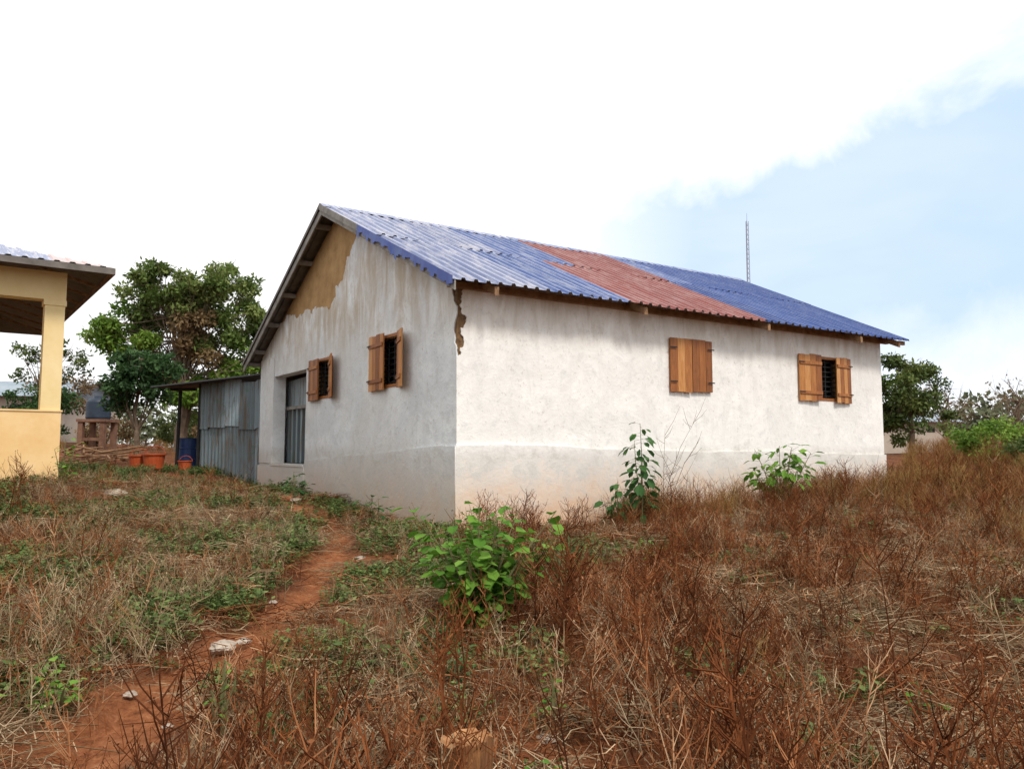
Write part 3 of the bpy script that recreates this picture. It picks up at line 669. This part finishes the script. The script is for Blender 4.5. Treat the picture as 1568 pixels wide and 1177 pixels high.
def scatter(name,pts,cl):
    n=len(pts); me=bpy.data.meshes.new(name); me.from_pydata([p[:3] for p in pts],[],[])
    r=random.Random(len(name)); 
    ra=me.attributes.new('rot','FLOAT_VECTOR','POINT'); ra.data.foreach_set('vector',[c for p in pts for c in (r.uniform(-.2,.2),r.uniform(-.2,.2),p[3])])
    sa=me.attributes.new('scl','FLOAT_VECTOR','POINT'); sa.data.foreach_set('vector',[c for p in pts for c in (p[4],p[4],p[4])])
    ia=me.attributes.new('idx','INT','POINT'); ia.data.foreach_set('value',[r.randint(0,999) for p in pts])
    o=bpy.data.objects.new(name,me); COL.objects.link(o)
    g=bpy.data.node_groups.new(name+'_gn','GeometryNodeTree')
    g.interface.new_socket('Geometry',in_out='INPUT',socket_type='NodeSocketGeometry'); g.interface.new_socket('Geometry',in_out='OUTPUT',socket_type='NodeSocketGeometry')
    N=g.nodes; gi=N.new('NodeGroupInput'); go=N.new('NodeGroupOutput'); iop=N.new('GeometryNodeInstanceOnPoints'); ci=N.new('GeometryNodeCollectionInfo')
    ci.inputs['Collection'].default_value=cl; ci.inputs['Separate Children'].default_value=True; ci.inputs['Reset Children'].default_value=True
    def na(nm,ty):
        q=N.new('GeometryNodeInputNamedAttribute'); q.data_type=ty; q.inputs[0].default_value=nm; return q.outputs[0]
    e=N.new('FunctionNodeEulerToRotation'); L=g.links
    L.new(na('rot','FLOAT_VECTOR'),e.inputs[0]); L.new(e.outputs[0],iop.inputs['Rotation']); L.new(na('scl','FLOAT_VECTOR'),iop.inputs['Scale'])
    iop.inputs['Pick Instance'].default_value=True; L.new(na('idx','INT'),iop.inputs['Instance Index'])
    L.new(gi.outputs[0],iop.inputs['Points']); L.new(ci.outputs[0],iop.inputs['Instance']); L.new(iop.outputs[0],go.inputs[0])
    md=o.modifiers.new('scatter','NODES'); md.node_group=g
    return o
ca,sa=math.cos(HR),math.sin(HR)
def house_uv(x,y):
    dx,dy=x+.76,y-11; return dx*ca+dy*sa,-dx*sa+dy*ca
def inhouse(x,y,mg=.15):
    u,v=house_uv(x,y)
    if -mg<u<LT+mg and -mg<v<WS+mg: return True
    dx,dy=x+7.45,y-13; c2,s2=math.cos(YR),math.sin(YR); u=dx*c2+dy*s2; v=-dx*s2+dy*c2
    return -10<u<.1 and -.1<v<8
def sample(n,ylo,yhi,dens,sc,seed,k=.85,xr=None):
    r=random.Random(seed); out=[]; tries=0
    while len(out)<n and tries<n*12:
        tries+=1
        y=r.uniform(ylo,yhi); w=k*y+2
        if r.random()>w/(k*yhi+2): continue
        x=r.uniform(-w,w)
        if xr and not xr[0]<x<xr[1]: continue
        if inhouse(x,y): continue
        if r.random()>dens(x,y): continue
        out.append((x,y,H(x,y)-.01,r.uniform(0,6.28),sc(r,x,y)))
    return out
def pf(x,y,w=.42): 
    d=float(pdist(x,y))+.3*nz(x,y,1.3,20); return 0.04 if d<w*.8 else (1 if d>w*1.5 else .3)
def leftness(x,y): return sm(-.1,-1.1,x)*sm(4.0,5.6,y)
def nearwall(x,y):
    u,v=house_uv(x,y); d=max(0,-v) if u>0 else math.hypot(min(0,u),min(0,v)) if v<0 else -u
    return max(sm(.15,1.4,d),.75*sm(2.5,5,u)*(v<0))
def rsc(r,x,y): return r.uniform(.65,1.35)*(.5+.5*nearwall(x,y))*(.8+.5*sm(-.3,.3,nz(x,y,.6,88)))
P=sample(3900,1.6,17,lambda x,y:(.05+.95*sm(-.28,.22,nz(x,y,1.1,4)))*(1-.85*leftness(x,y))*pf(x,y)*(1-.8*baren(x,y))*(.4 if (x<-3.2 and y<4) else 1),rsc,1)
scatter('dry_weeds',P,C_red)
P=sample(2700,1.6,17,lambda x,y:(.1+.9*sm(-.2,.25,nz(x,y,.9,14)))*(.12+.88*leftness(x,y))*pf(x,y)*(.35 if (x<-1 and y>12.5) else 1),lambda r,x,y:rsc(r,x,y)*.95,2)
scatter('dry_grass',P,C_tan)
P=sample(2900,3,22,lambda x,y:(.05+.95*leftness(x,y))*(.08+.92*sm(-.2,.2,nz(x,y,.7,30)))*pf(x,y,.3),lambda r,x,y:r.uniform(.6,1.4),3)
r=random.Random(8)
for cx,cy,rr_,n_ in ((-2.75,9.6,.6,60),(-1.25,10.1,.5,50),(-.9,9.6,.3,22),(-1.1,8.0,.4,30),(-3.2,13.2,.4,26),(-2.9,7.2,.6,40),(-2.6,6.0,.4,22),(.9,9.4,.5,24),(0,8.8,.5,20)):
    for _ in range(n_):
        x=cx+r.gauss(0,rr_*.8); y=cy+r.gauss(0,rr_*.6)
        if not inhouse(x,y) and pf(x,y)>.1: P.append((x,y,H(x,y),r.uniform(0,6.28),r.uniform(.7,1.5)))
scatter('green_undergrowth',P,C_grn)
P=sample(2900,1.8,15,lambda x,y:(.25+.75*sm(-.15,.25,nz(x,y,1.3,44)))*pf(x,y,.32),lambda r,x,y:r.uniform(.6,1.4),5)
scatter('straw_litter',P,C_str)
P=sample(1100,8.5,34,lambda x,y:1.0 if (x>5.9 and x>.52*y-.6) else 0,lambda r,x,y:r.uniform(.45,1.0)*(.6+.4*sm(9,13,y))*(.7+.3*sm(.5,.6,x/y)),6,1.0,(5,34))
P+=sample(260,10,16,lambda x,y:1.0 if (1.6<x<8.6) and y>10.7+.55*x-.7 and y<11.6+.56*x else 0,lambda r,x,y:r.uniform(.35,.7),9,.8,(0,9))
P+=sample(420,21,45,lambda x,y:1.0 if x<-8 and not(-17<x<-11 and y<28) else 0,lambda r,x,y:r.uniform(.3,.7),10,.9,(-40,-8))
scatter('tall_dry_grass',P,C_tall)
def stalk(name,x,y,h,seed,n=1,rad=.006,m=G_red,nb=12,br=.4):
    r=random.Random(seed); mb=MB()
    for _ in range(n): stem(mb,r,r.uniform(-.08,.08),r.uniform(-.08,.08),h*r.uniform(.7,1),rad,nb,br)
    mb.obj(name,[m],loc=(x,y,H(x,y)))
stalk('bare_stalk',2.27,4.6,1.15,1,1,.007,G_red,18,.2); stalk('bare_stalk',-1.15,3.4,.62,2,2); stalk('bare_stalk',1.2,4.2,.75,3,2,.004)
stalk('bare_stalk',2.35,12.2,1.75,4,3,.006,G_tan,10); stalk('bare_stalk',3.0,6.2,.9,5,3,.004); stalk('bare_stalk',-3.2,5,.7,6,3,.004,G_tan); stalk('bare_stalk',.15,6.6,.6,7,4,.005)
rs=random.Random(99)
for i in range(18):
    y=rs.uniform(2.4,7.5); x=rs.uniform(-.55,.7)*y*.95
    if float(pdist(x,y))<.4: continue
    stalk('bare_stalk',x,y,rs.uniform(.45,.85),200+i,rs.randint(1,3),rs.uniform(.003,.0055),rs.choice([G_red,G_red,G_tan,G_yel]),rs.randint(6,14),rs.uniform(.2,.7))

# ------------------------------------------------------------------ sky & light
w=bpy.data.worlds.new('World'); S.world=w; w.use_nodes=True; t=NT(w); bg=t.n['Background']
el,az=math.radians(50),math.radians(147)
sky=t.new('ShaderNodeTexSky',sky_type='NISHITA'); sky.sun_disc=False; sky.sun_elevation=el; sky.sun_rotation=az
g=t.new('ShaderNodeTexCoord').outputs['Generated']
dp=t.new('ShaderNodeVectorMath',operation='DOT_PRODUCT'); t.l.new(g,dp.inputs[0]); dp.inputs[1].default_value=(.3677,.2366,-.8995)
nn=t.noise(g,3.6,6,.6,.25); n2=t.noise(g,1.6,2,.5)
v=t.math('ADD',dp.outputs['Value'],t.math('MULTIPLY',t.math('SUBTRACT',nn,.5),.30))
blue=t.mapr(v,-.015,.04)
sep=t.new('ShaderNodeSeparateXYZ'); t.l.new(g,sep.inputs[0])
hz=t.math('ADD',sep.outputs[2],t.math('MULTIPLY',t.math('SUBTRACT',nn,.5),.30))
blue=t.math('MULTIPLY',blue,t.mapr(hz,.07,.19)); blue=t.math('MULTIPLY',blue,t.mapr(sep.outputs[0],-.02,.22))
cloud=t.ramp(n2,[(.3,(8.8,8.95,9.2)),(.6,(10.,10.,10.))])
wisp=t.noise(t.coord('Generated',(1,1,3)),2.2,4,.6,.5)
veil=t.mix(.92,sky.outputs[0],t.ramp(wisp,[(.35,(5.4,6.9,8.9)),(.7,(6.5,7.6,9.1))]))
t.put(bg.inputs[0],t.mix(blue,cloud,veil)); bg.inputs[1].default_value=.125
sl=bpy.data.lights.new('sun','SUN'); sl.energy=2.6; sl.angle=math.radians(12); sl.color=(1,.94,.86)
so=bpy.data.objects.new('sun',sl); COL.objects.link(so)
d=Vector((math.sin(az)*math.cos(el),math.cos(az)*math.cos(el),math.sin(el)))
so.rotation_euler=d.to_track_quat('Z','Y').to_euler()
cam=bpy.data.cameras.new('camera'); cam.sensor_width=36; cam.lens=27.73; cam.clip_end=2000; cam.clip_start=.05
co_=bpy.data.objects.new('camera',cam); COL.objects.link(co_); co_.location=(0,0,1.6); co_.rotation_euler=(math.radians(94.73),0,0)
S.camera=co_
S.view_settings.view_transform='Standard'; S.view_settings.look='None'; S.view_settings.exposure=0
